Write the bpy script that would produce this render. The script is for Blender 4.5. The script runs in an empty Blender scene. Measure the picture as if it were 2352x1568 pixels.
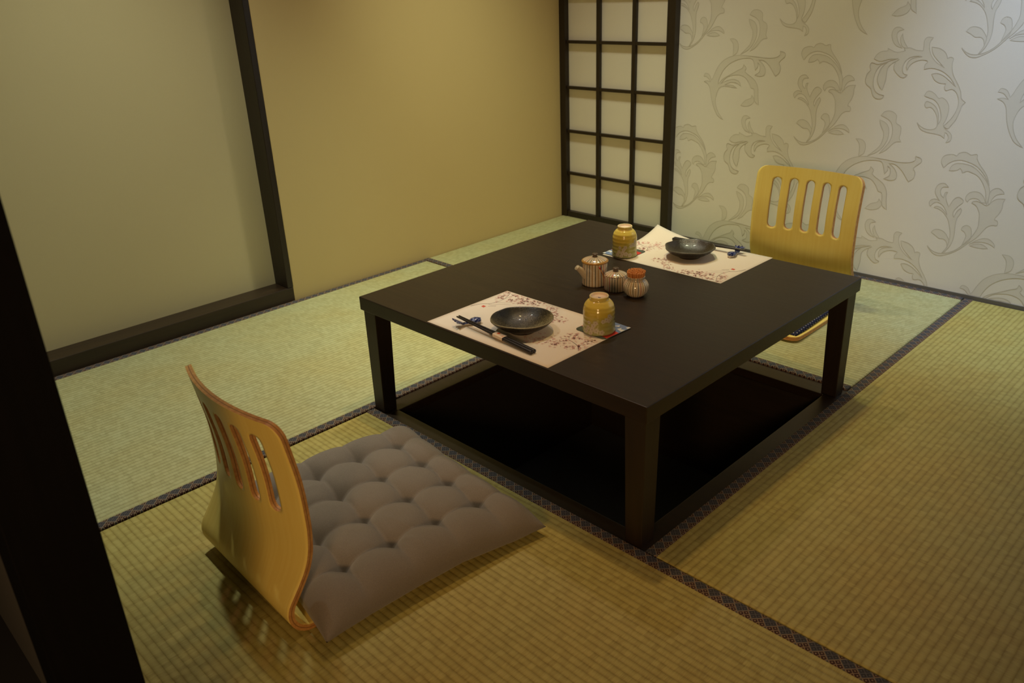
import bpy, bmesh, math, random
from mathutils import Vector, Matrix
from mathutils.geometry import tessellate_polygon
random.seed(7)
C = bpy.context.scene.collection
S = bpy.context.scene
PI = math.pi
# ------------------------------------------------------------------ camera
cam_d = bpy.data.cameras.new('camera'); cam = bpy.data.objects.new('camera', cam_d); C.objects.link(cam)
yaw, pitch, roll = .8028, -.4172, -.0425
F = Vector((-math.sin(yaw)*math.cos(pitch), math.cos(yaw)*math.cos(pitch), math.sin(pitch)))
R = Vector((math.cos(yaw), math.sin(yaw), 0)); U = R.cross(F)
R2 = math.cos(roll)*R + math.sin(roll)*U; U2 = -math.sin(roll)*R + math.cos(roll)*U
cam.matrix_world = Matrix(((R2.x, U2.x, -F.x, 2.56842), (R2.y, U2.y, -F.y, -2.88342), (R2.z, U2.z, -F.z, 1.0395), (0, 0, 0, 1)))
cam_d.sensor_width = 36; cam_d.lens = 1862.86/2352*36; cam_d.clip_start = .02
cam_d.dof.use_dof = True; cam_d.dof.focus_distance = 2.0; cam_d.dof.aperture_fstop = 6.3
S.camera = cam
# ------------------------------------------------------------------ world, exposure, lamps
S.view_settings.view_transform = 'Standard'; S.view_settings.look = 'None'
S.view_settings.exposure = 0; S.view_settings.gamma = 1; S.view_settings.use_curve_mapping = False
W = bpy.data.worlds.new('world'); S.world = W; W.use_nodes = True
W.node_tree.nodes['Background'].inputs[0].default_value = (1, .8, .55, 1)
W.node_tree.nodes['Background'].inputs[1].default_value = .03

def lamp(name, loc, col, power, size, target=None, spread=170):
    d = bpy.data.lights.new(name, 'AREA'); d.shape = 'DISK'; d.size = size; d.energy = power; d.color = col
    d.spread = math.radians(spread)
    o = bpy.data.objects.new(name, d); C.objects.link(o); o.location = loc
    if target: o.rotation_euler = (Vector(target)-Vector(loc)).to_track_quat('-Z', 'Y').to_euler()
    return o
def spot(name, loc, col, power, cone, rot=(0, 0, 0), size=.035):
    d = bpy.data.lights.new(name, 'SPOT'); d.energy = power; d.color = col; d.spot_size = math.radians(cone); d.spot_blend = .9; d.shadow_soft_size = size
    o = bpy.data.objects.new(name, d); C.objects.link(o); o.location = loc; o.rotation_euler = rot; return o
spot('downlight_left', (.56, -2.0, 2.36), (0.93, 1.0, 0.84), 99.3, 66, (0, math.radians(4), 0))
spot('downlight_back', (.78, -.75, 2.36), (0.915, 1.000, 0.694), 95.28, 65, (0, math.radians(8), 0), .1)
spot('downlight_corner', (1.2, -0.58, 2.36), (.95, 1.0, .55), 35.40, 65)
spot('downlight_middle', (1.3, -1.4, 2.36), (1.000, 0.649, 0.266), 40.33, 62)
spot('downlight_right', (2.2, -0.7, 2.36), (.62, .77, 1.0), 163.5, 60, (math.radians(25), 0, 0), .09)
spot('downlight_left_warm', (.62, -1.85, 2.36), (1.000, 0.399, 0.319), 8.72, 104)
spot('downlight_back_warm', (0.7, -0.8, 2.36), (1.0, 0.86, 0.80), 29, 95)
lamp('hallway_lamp', (2.95, -3.9, 1.1), (1.000, 0.606, 0.281), 4.92, .4, (1.6, -1.5, .35), 90)

# ------------------------------------------------------------------ materials
def mat(name, base=(.5, .5, .5), rough=.5, spec=.5, coat=0):
    m = bpy.data.materials.new(name); m.use_nodes = True
    b = m.node_tree.nodes['Principled BSDF']
    b.inputs['Base Color'].default_value = (*base, 1); b.inputs['Roughness'].default_value = rough
    b.inputs['Specular IOR Level'].default_value = spec; b.inputs['Coat Weight'].default_value = coat
    b.inputs['Coat Roughness'].default_value = .08
    return m
class N:
    """small node-tree writer"""
    def __init__(s, m): s.m = m; s.t = m.node_tree; s.b = s.t.nodes['Principled BSDF']
    def new(s, k, **kw):
        n = s.t.nodes.new(k)
        for a, v in kw.items(): setattr(n, a, v)
        return n
    def link(s, a, b): s.t.links.new(a, b)
    def val(s, sock, v):
        if isinstance(v, (int, float)): sock.default_value = v
        elif isinstance(v, tuple): sock.default_value = (*v, 1) if len(v) == 3 and sock.type == 'RGBA' else v
        else: s.link(v, sock)
    def m2(s, op, a, b=0., c=None, clamp=False):
        n = s.new('ShaderNodeMath', operation=op, use_clamp=clamp); s.val(n.inputs[0], a); s.val(n.inputs[1], b)
        if c is not None: s.val(n.inputs[2], c)
        return n.outputs[0]
    def coords(s): return s.new('ShaderNodeTexCoord').outputs['Object']
    def xyz(s, v):
        n = s.new('ShaderNodeSeparateXYZ'); s.link(v, n.inputs[0]); return n.outputs
    def mapping(s, v, scale, loc=(0, 0, 0)):
        n = s.new('ShaderNodeMapping'); s.link(v, n.inputs[0]); n.inputs['Scale'].default_value = scale; n.inputs['Location'].default_value = loc
        return n.outputs[0]
    def noise(s, v, scale=5, detail=3, rough=.5):
        n = s.new('ShaderNodeTexNoise'); s.link(v, n.inputs['Vector']); n.inputs['Scale'].default_value = scale
        n.inputs['Detail'].default_value = detail; n.inputs['Roughness'].default_value = rough
        return n.outputs['Fac']
    def ramp(s, f, stops, interp='LINEAR'):
        n = s.new('ShaderNodeValToRGB'); s.val(n.inputs[0], f); r = n.color_ramp; r.interpolation = interp
        while len(r.elements) < len(stops): r.elements.new(.5)
        for e, (p, c) in zip(r.elements, stops): e.position = p; e.color = (*c, 1) if len(c) == 3 else c
        return n.outputs[0]
    def mix(s, f, a, b, mode='MIX'):
        n = s.new('ShaderNodeMix', data_type='RGBA', blend_type=mode); s.val(n.inputs['Factor'], f)
        s.val(n.inputs[6], a); s.val(n.inputs[7], b); return n.outputs[2]
    def color(s, c): s.link(c, s.b.inputs['Base Color'])
    def bump(s, h, strength=.3, dist=.001):
        n = s.new('ShaderNodeBump'); s.link(h, n.inputs['Height']); n.inputs['Strength'].default_value = strength; n.inputs['Distance'].default_value = dist
        s.link(n.outputs[0], s.b.inputs['Normal'])

def mk_wood(name, c0, c1, rough, grain=(3, 60, 60), coat=0, bump=.08):
    m = mat(name, c0, rough, .5, coat); n = N(m); v = n.coords()
    f = n.noise(n.mapping(v, grain), 1, 5, .6); f2 = n.noise(n.mapping(v, (grain[0]*3, grain[1]*4, grain[2]*4)), 1, 3)
    f = n.m2('ADD', n.m2('MULTIPLY', f, .65), n.m2('MULTIPLY', f2, .35))
    n.color(n.ramp(f, [(.32, c0), (.68, c1)])); n.bump(f, bump, .0006)
    r = n.m2('MULTIPLY_ADD', f2, .15, rough-.07); n.link(r, n.b.inputs['Roughness'])
    return m
M = {}
M['dark_wood'] = mk_wood('dark stained wood', (.012, .0062, .0026), (.026, .0135, .0055), .38)
M['dark_wood_top'] = mk_wood('dark stained table wood', (.009, .0044, .0016), (.021, .0102, .0038), .38, (4, 90, 90))
M['dark_wood_top'].node_tree.nodes['Principled BSDF'].inputs['Specular IOR Level'].default_value = .5
M['dark_wood_y'] = mk_wood('dark stained wood lengthwise', (.016, .0085, .0035), (.034, .018, .0075), .40, (60, 3, 60))
M['dark_wood_z'] = mk_wood('dark stained upright wood', (.011, .006, .0028), (.022, .012, .0055), .44, (60, 60, 3))
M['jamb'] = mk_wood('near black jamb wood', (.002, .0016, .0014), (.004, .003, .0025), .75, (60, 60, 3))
M['pit'] = mk_wood('pit lining', (.012, .0075, .004), (.02, .012, .006), .5, (3, 60, 60))
M['pit_floor'] = mat('pit floor', (.028, .026, .023), .8)

M['jamb'].node_tree.nodes['Principled BSDF'].inputs['Specular IOR Level'].default_value = .12
# woven rush: ribs run along local X, single rushes across
def mk_rush(name, dark, mid, light, tint):
    m = mat(name, (.5, .45, .2), .55, .35); n = N(m); v = n.coords(); x, y, z = n.xyz(v)
    P = .0145
    ph = n.m2('DIVIDE', y, P); row = n.m2('FLOOR', ph); fr = n.m2('FRACT', ph)
    rib = n.m2('ABSOLUTE', n.m2('SINE', n.m2('MULTIPLY', ph, PI)))
    rib = n.m2('POWER', rib, .6)
    fine = n.noise(n.mapping(v, (900, 45, 1)), 1, 2, .5)
    xs = n.m2('ADD', n.m2('DIVIDE', x, .0105), n.m2('MULTIPLY', row, .5))
    cell = n.new('ShaderNodeCombineXYZ'); n.link(n.m2('FLOOR', xs), cell.inputs[0]); n.link(row, cell.inputs[1])
    wn = n.new('ShaderNodeTexWhiteNoise', noise_dimensions='2D'); n.link(cell.outputs[0], wn.inputs['Vector'])
    blot = n.noise(v, 3.5, 3, .6)
    edge = n.m2('ABSOLUTE', n.m2('SUBTRACT', n.m2('FRACT', xs), .5)); edge = n.m2('GREATER_THAN', edge, .44)
    f = n.m2('ADD', n.m2('MULTIPLY', fine, .5), n.m2('MULTIPLY_ADD', wn.outputs[0], .15, .045))
    f = n.m2('ADD', f, n.m2('MULTIPLY', n.m2('SUBTRACT', rib, .76), .27))
    f = n.m2('SUBTRACT', f, n.m2('MULTIPLY', edge, .012))
    c = n.ramp(f, [(.12, dark), (.42, mid), (.75, light)])
    c = n.mix(n.ramp(blot, [(.4, (0, 0, 0)), (.7, (1, 1, 1))]), c, n.mix(1., c, tint, 'MULTIPLY'))
    n.color(c)
    h = n.m2('ADD', rib, n.m2('MULTIPLY', fine, .25)); n.bump(h, .5, .0015)
    return m
M['rush'] = mk_rush('woven rush', (.285, .265, .12), (.435, .43, .22), (.565, .57, .33), (1.0, .92, .80))
M['rush_warm_light'] = mk_rush('woven rush in warm light', (.26, .205, .05), (.42, .36, .11), (.55, .485, .18), (1.0, .91, .78))  # same rush; the warm dim light on these mats is put into the colour

# patterned mat binding: lozenge lattice in alternating beige and blue-grey groups
m = M['binding'] = mat('brocade binding', (.05, .045, .05), .75, .2); n = N(m); v = n.coords(); x, y, z = n.xyz(v)
s_ = .028
a = n.m2('DIVIDE', n.m2('ADD', x, y), s_); b = n.m2('DIVIDE', n.m2('SUBTRACT', x, y), s_)
def near(n, q, k, w):       # 1 where fract(q*k) is within w of an integer
    d = n.m2('ABSOLUTE', n.m2('SUBTRACT', n.m2('FRACT', n.m2('MULTIPLY', q, k)), .5)); return n.m2('GREATER_THAN', d, .5-w)
main = n.m2('MAXIMUM', near(n, a, 1, .07), near(n, b, 1, .07)); sub = n.m2('MAXIMUM', near(n, a, 2, .07), near(n, b, 2, .07))
da = n.m2('ABSOLUTE', n.m2('SUBTRACT', n.m2('FRACT', n.m2('MULTIPLY', a, 2)), .5)); db = n.m2('ABSOLUTE', n.m2('SUBTRACT', n.m2('FRACT', n.m2('MULTIPLY', b, 2)), .5))
dot = n.m2('LESS_THAN', n.m2('MAXIMUM', da, db), .13)
line = n.m2('MAXIMUM', n.m2('MAXIMUM', main, sub), dot)
par = n.m2('MODULO', n.m2('ABSOLUTE', n.m2('ADD', n.m2('FLOOR', a), n.m2('FLOOR', b))), 2); par = n.m2('LESS_THAN', par, .5)
n.color(n.mix(par, n.mix(line, (.042, .040, .046), (.105, .098, .10)), n.mix(line, (.05, .022, .02), (.26, .185, .11))))

# plain painted papers and walls
def mk_paper(name, c, rough=.85, sc=500, amt=.06, bump=.15):
    m = mat(name, c, rough, .25); n = N(m); v = n.coords(); f = n.noise(v, sc, 3, .7); g = n.noise(v, 1.3, 2)
    k = n.m2('ADD', n.m2('MULTIPLY', f, amt), n.m2('MULTIPLY_ADD', g, amt, 1-amt)); 
    cc = n.new('ShaderNodeVectorMath', operation='SCALE'); cc.inputs[0].default_value = c; n.link(k, cc.inputs['Scale'])
    n.color(cc.outputs[0]); n.bump(f, bump, .0004); return m
M['left_wall'] = mk_paper('cream wall paper', (.575, .435, .19))
M['panel'] = mk_paper('cream panel paper', (.575, .485, .265))
M['damask_ground'] = mk_paper('silver cream wall paper', (.755, .73, .66), .7, 350, .10)
M['damask_fill'] = mk_paper('wall paper leaf tone', (.685, .66, .58), .8, 350, .10)
M['damask_line'] = mat('wall paper leaf outline', (.565, .54, .46), .8)
M['shoji'] = mk_paper('shoji paper', (.75, .71, .59), .9, 200, .05, .1)
M['ceiling'] = mat('ceiling white', (.75, .72, .66), .9)
M['outer'] = mat('hallway wall', (.12, .11, .09), .8)
M['sealant'] = mat('grey skirting strip', (.13, .12, .10), .6)

# bent plywood
m = M['ply'] = mat('birch veneer', (.6, .37, .09), .42, .45, .1); n = N(m); v = n.coords()
f = n.noise(n.mapping(v, (130, 6, 6)), 1, 4, .6); g = n.noise(n.mapping(v, (9, 1.2, 1.2)), 1, 2)
f = n.m2('ADD', n.m2('MULTIPLY', f, .5), n.m2('MULTIPLY', g, .5))
n.color(n.ramp(f, [(.3, (.84, .60, .125)), (.7, (.92, .72, .20))])); n.bump(f, .03, .0004)
m = M['ply_edge'] = mat('plywood edge', (.5, .25, .08), .45); n = N(m); v = n.coords()
n.color(n.ramp(n.noise(v, 90, 4, .7), [(.35, (.50, .22, .06)), (.65, (.66, .36, .11))]))
M['ply_line'] = mat('plywood glue line', (.30, .13, .04), .6)

# fabrics
m = M['cushion'] = mat('taupe cushion cloth', (.2, .16, .13), .95, .15); n = N(m); v = n.coords()
w = n.m2('MULTIPLY', n.m2('SINE', n.m2('MULTIPLY', n.xyz(v)[0], 3600)), n.m2('SINE', n.m2('MULTIPLY', n.xyz(v)[1], 3600)))
f = n.m2('ADD', n.m2('MULTIPLY', n.noise(v, 700, 2, .7), .7), n.m2('MULTIPLY', w, .12))
n.color(n.ramp(f, [(.15, (.165, .140, .117)), (.55, (.245, .213, .182))])); n.bump(f, .25, .0005)
n.b.inputs['Sheen Weight'].default_value = .25; n.b.inputs['Sheen Roughness'].default_value = .5
m = M['dotted'] = mat('navy dotted cloth', (.02, .022, .06), .9, .2); n = N(m); x, y, z = n.xyz(n.coords())
a = n.m2('DIVIDE', n.m2('ADD', x, y), .0155); b = n.m2('DIVIDE', n.m2('SUBTRACT', x, y), .0155)
da = n.m2('SUBTRACT', n.m2('FRACT', a), .5); db = n.m2('SUBTRACT', n.m2('FRACT', b), .5)
d = n.m2('ADD', n.m2('MULTIPLY', da, da), n.m2('MULTIPLY', db, db))
n.color(n.mix(n.m2('LESS_THAN', d, .022), (.018, .02, .05), (.5, .48, .42)))

# table ware
M['paper'] = mk_paper('placemat paper', (.78, .70, .60), .8, 250, .04, .1)
M['twig'] = mat('printed twig', (.13, .07, .075), .8); M['petal'] = mat('printed petal', (.66, .36, .32), .8)
M['petal_pale'] = mat('printed pale petal', (.72, .50, .44), .8); M['petal_dark'] = mat('printed petal heart', (.40, .17, .16), .8); M['seal'] = mat('printed red seal', (.62, .10, .06), .8)
M['leafdot'] = mat('printed leaf', (.35, .33, .15), .8)
M['c_slate'] = mat('coaster slate', (.075, .095, .075), .45); M['c_red'] = mat('coaster red', (.62, .035, .02), .45)
M['c_blue'] = mat('coaster blue', (.16, .23, .42), .45); M['c_white'] = mat('coaster white', (.7, .7, .68), .45)
m = M['cup'] = mat('yellow green cup glaze', (.6, .42, .05), .16, .5, .3); n = N(m); v = n.coords(); x, y, z = n.xyz(v)
f = n.m2('ADD', n.m2('DIVIDE', z, .085), n.m2('MULTIPLY', n.m2('SUBTRACT', n.noise(v, 45, 3), .5), .28))
c = n.ramp(f, [(.05, (.31, .34, .15)), (.38, (.36, .335, .085)), (.55, (.58, .44, .06)), (.85, (.76, .60, .12)), (.97, (.76, .59, .15))])
c = n.mix(n.m2('MULTIPLY', n.noise(n.mapping(v, (20, 20, 260)), 1, 2), .35), c, (.36, .24, .03)); n.color(c)
n.bump(n.m2('SINE', n.m2('MULTIPLY', z, 620)), .4, .0007)
M['cup_foot'] = mat('bare cup foot', (.76, .60, .46), .5); M['cup_rim'] = mat('cup foot rim', (.72, .60, .34), .4)
M['blue_mark'] = mat('blue mark', (.12, .13, .3), .5)
M['blossom'] = mat('glazed white blossom', (.48, .42, .32), .35); M['blossom_heart'] = mat('blossom heart', (.12, .05, .05), .3)
def mk_plate(name, kind):
    m = mat(name, (.03, .03, .025), .25, .5, .12); n = N(m); v = n.coords(); x, y, z = n.xyz(v)
    sp = n.noise(v, 650, 2, .8); big = n.noise(v, 25, 4, .7)
    g = n.m2('ADD', n.m2('MULTIPLY', y, -7.5), n.m2('MULTIPLY_ADD', x, 2., .48))
    f = n.m2('ADD', n.m2('MULTIPLY', n.m2('SUBTRACT', sp, .5), 2.2), n.m2('ADD', g, n.m2('MULTIPLY', n.m2('SUBTRACT', big, .5), .9)))
    if kind == 0: c = n.ramp(f, [(.30, (.008, .007, .005)), (.46, (.045, .034, .014)), (.58, (.19, .16, .085)), (.9, (.29, .265, .17))])
    else: c = n.ramp(f, [(.2, (.02, .014, .009)), (.5, (.055, .045, .028)), (.8, (.12, .115, .09))])
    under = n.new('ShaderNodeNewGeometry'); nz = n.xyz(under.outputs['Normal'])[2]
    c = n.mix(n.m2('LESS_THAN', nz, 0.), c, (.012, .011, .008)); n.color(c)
    n.bump(n.m2('ADD', sp, n.m2('MULTIPLY', big, 1.5)), .5, .0009); n.link(n.m2('MULTIPLY_ADD', sp, .3, .14), n.b.inputs['Roughness']); return m
M['plate_a'] = mk_plate('speckled sand and black glaze', 0); M['plate_b'] = mk_plate('grey black glaze', 1)
def mk_stripes(name, count, grid=False, radial=False):
    m = mat(name, (.6, .5, .36), .14, .5, .4); n = N(m); v = n.coords(); x, y, z = n.xyz(v)
    a = n.m2('MULTIPLY_ADD', n.m2('ARCTAN2', y, x), count/(2*PI), .5*count); k = n.m2('FLOOR', a); fr = n.m2('ABSOLUTE', n.m2('SUBTRACT', n.m2('FRACT', a), .5))
    wob = n.m2('MULTIPLY', n.noise(v, 60, 2), .12)
    line = n.m2('LESS_THAN', n.m2('ADD', fr, wob), .20)
    wn = n.new('ShaderNodeTexWhiteNoise', noise_dimensions='1D'); n.link(k, wn.inputs['W'])
    col = n.ramp(wn.outputs[0], [(0, (.42, .045, .02)), (.25, (.02, .05, .14)), (.45, (.03, .028, .018)), (.62, (.36, .19, .03)), (.8, (.42, .10, .03)), (.9, (.05, .09, .10))], 'CONSTANT')
    base = n.mix(n.noise(v, 35, 2), (.56, .47, .34), (.66, .57, .43))
    c = n.mix(n.m2('MULTIPLY', line, .85), base, col)
    if grid:
        g = n.m2('LESS_THAN', n.m2('ABSOLUTE', n.m2('SUBTRACT', n.m2('FRACT', n.m2('DIVIDE', z, .0036)), .5)), .13)
        c = n.mix(n.m2('MULTIPLY', g, .3), c, (.28, .24, .17))
    else:
        g = n.m2('LESS_THAN', n.m2('ABSOLUTE', n.m2('SUBTRACT', n.m2('FRACT', n.m2('DIVIDE', z, .0075)), .5)), .08)
        c = n.mix(n.m2('MULTIPLY', g, .12), c, (.3, .25, .18))
    n.color(c); return m
M['stripes'] = mk_stripes('striped ceramic', 26); M['stripes_lid'] = mk_stripes('striped lid', 22); M['stripes_grid'] = mk_stripes('checked ceramic', 30, True)
M['spout'] = mat('cream glaze', (.56, .47, .33), .18, .5, .4); M['lid_rim'] = mat('amber glaze rim', (.40, .21, .045), .25); M['knob'] = mat('brown knob', (.10, .07, .05), .25)
M['hole'] = mat('dark inside', (.02, .014, .01), .6)
M['pick'] = mat('toothpick wood', (.62, .25, .075), .7); M['spoon'] = mat('spoon wood', (.36, .14, .035), .5); M['spoon_tip'] = mat('red lacquer', (.5, .02, .015), .35)
M['chopstick'] = mat('dark lacquered chopstick', (.016, .012, .011), .38); M['band'] = mat('paper band', (.74, .60, .46), .7); M['band_mark'] = mat('orange red print', (.75, .13, .04), .6)
m = M['fish'] = mat('blue and white porcelain', (.5, .5, .5), .1, .5, .5); n = N(m); v = n.coords(); x, y, z = n.xyz(v)
sc = n.new('ShaderNodeTexVoronoi'); n.link(v, sc.inputs['Vector']); sc.inputs['Scale'].default_value = 260
blue = n.mix(n.m2('GREATER_THAN', sc.outputs['Distance'], .62), (.012, .02, .12), (.2, .24, .42))
n.color(n.mix(n.m2('LESS_THAN', n.m2('ADD', z, n.m2('MULTIPLY', n.m2('SUBTRACT', n.noise(v, 200, 2), .5), .004)), .0052), blue, (.62, .58, .52)))

# ------------------------------------------------------------------ mesh helpers
def to_obj(name, bm, mats, parent=None, smooth=False, loc=None, bevel=0, seg=2):
    me = bpy.data.meshes.new(name); bmesh.ops.recalc_face_normals(bm, faces=bm.faces) if smooth != 'keep' else None
    bm.to_mesh(me); bm.free()
    for q in (mats if isinstance(mats, (list, tuple)) else [mats]): me.materials.append(q)
    o = bpy.data.objects.new(name, me); C.objects.link(o)
    if smooth:
        for p in me.polygons: p.use_smooth = True
    if parent is not None: o.parent = parent
    if loc is not None: o.location = loc
    if bevel:
        b = o.modifiers.new('bevel', 'BEVEL'); b.width = bevel; b.segments = seg; b.limit_method = 'ANGLE'; b.harden_normals = False
    return o
def box(bm, x0, x1, y0, y1, z0, z1, mi=0):
    vs = [bm.verts.new((x, y, z)) for z in (z0, z1) for x, y in ((x0, y0), (x1, y0), (x1, y1), (x0, y1))]
    for f in ((3, 2, 1, 0), (4, 5, 6, 7), (0, 1, 5, 4), (1, 2, 6, 5), (2, 3, 7, 6), (3, 0, 4, 7)):
        bm.faces.new([vs[i] for i in f]).material_index = mi
def boxes(*bs):
    bm = bmesh.new()
    for b in bs: box(bm, *b)
    return bm
def lathe(bm, prof, seg=48, mi=None, cap0=True, cap1=True, cx=0, cy=0, rf=None):
    """prof: list of (r, z) or (r, z, material)"""
    rings = []
    for p in prof:
        r, z = p[0], p[1]; ring = []
        for k in range(seg):
            a = 2*PI*k/seg; rr, zz = (r, z) if rf is None else rf(r, z, a)
            ring.append(bm.verts.new((cx+rr*math.cos(a), cy+rr*math.sin(a), zz)))
        rings.append(ring)
    for i in range(len(rings)-1):
        for k in range(seg):
            f = bm.faces.new((rings[i][k], rings[i][(k+1) % seg], rings[i+1][(k+1) % seg], rings[i+1][k]))
            f.material_index = prof[i][2] if len(prof[i]) > 2 else 0; f.smooth = True
    if cap0: bm.faces.new(rings[0][::-1]).material_index = prof[0][2] if len(prof[0]) > 2 else 0
    if cap1: bm.faces.new(rings[-1]).material_index = prof[-1][2] if len(prof[-1]) > 2 else 0
def tube(bm, pts, rad, seg=12, mi=0, sx=1, sy=1, caps=True, up=Vector((0, 0, 1))):
    pts = [Vector(p) for p in pts]; rings = []
    for i, p in enumerate(pts):
        t = (pts[min(i+1, len(pts)-1)]-pts[max(i-1, 0)]).normalized(); a = t.cross(up)
        if a.length < 1e-4: a = t.cross(Vector((1, 0, 0)))
        a.normalize(); b = a.cross(t); r = rad[i] if isinstance(rad, (list, tuple)) else rad
        rings.append([bm.verts.new(p+(a*math.cos(2*PI*k/seg)*sx+b*math.sin(2*PI*k/seg)*sy)*r) for k in range(seg)])
    for i in range(len(rings)-1):
        for k in range(seg):
            f = bm.faces.new((rings[i][k], rings[i][(k+1) % seg], rings[i+1][(k+1) % seg], rings[i+1][k])); f.material_index = mi; f.smooth = True
    if caps: bm.faces.new(rings[0][::-1]).material_index = mi; bm.faces.new(rings[-1]).material_index = mi
def empty(name, loc, rz=0):
    o = bpy.data.objects.new(name, None); C.objects.link(o); o.location = loc; o.rotation_euler = (0, 0, rz); o.empty_display_size = .05; return o
def tag(o, label, cat, group=None):
    o['label'] = label; o['category'] = cat
    if group: o['group'] = group
    return o
def struct(o): o['kind'] = 'structure'; return o
def copy_tree(o, parent=None):
    c = o.copy(); C.objects.link(c); c.parent = parent
    for ch in list(o.children): copy_tree(ch, c)
    return c
def smooth_closed(pts, k=4):
    out = []; n_ = len(pts)
    for i in range(n_):
        p0, p1, p2, p3 = (Vector(pts[(i+j) % n_]) for j in (-1, 0, 1, 2))
        sharp = 1.0
        m1 = (p2-p0)*.5; m2_ = (p3-p1)*.5
        def ang(a, b, c):
            u, w = b-a, c-b
            return u.angle(w) if u.length > 1e-9 and w.length > 1e-9 else 0
        if ang(p0, p1, p2) > 1.5: m1 = p2-p1
        if ang(p1, p2, p3) > 1.5: m2_ = p2-p1
        for j in range(k):
            t = j/k; out.append(p1*(2*t**3-3*t*t+1)+m1*(t**3-2*t*t+t)+p2*(-2*t**3+3*t*t)+m2_*(t**3-t*t))
    return out
def ribbon(bm, pts, w, put, mi, closed=False, taper=False):
    n_ = len(pts); L, Rr = [], []
    for i, p in enumerate(pts):
        a = pts[(i-1) % n_] if closed or i else pts[0]; b = pts[(i+1) % n_] if closed or i < n_-1 else pts[-1]
        t = (b-a); t = t.normalized() if t.length > 1e-9 else Vector((1, 0)); nn = Vector((-t.y, t.x))*w*.5*(1-.7*i/n_ if taper else 1)
        L.append(bm.verts.new(put(p+nn))); Rr.append(bm.verts.new(put(p-nn)))
    for i in range(n_ if closed else n_-1):
        j = (i+1) % n_; bm.faces.new((L[i], L[j], Rr[j], Rr[i])).material_index = mi
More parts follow.
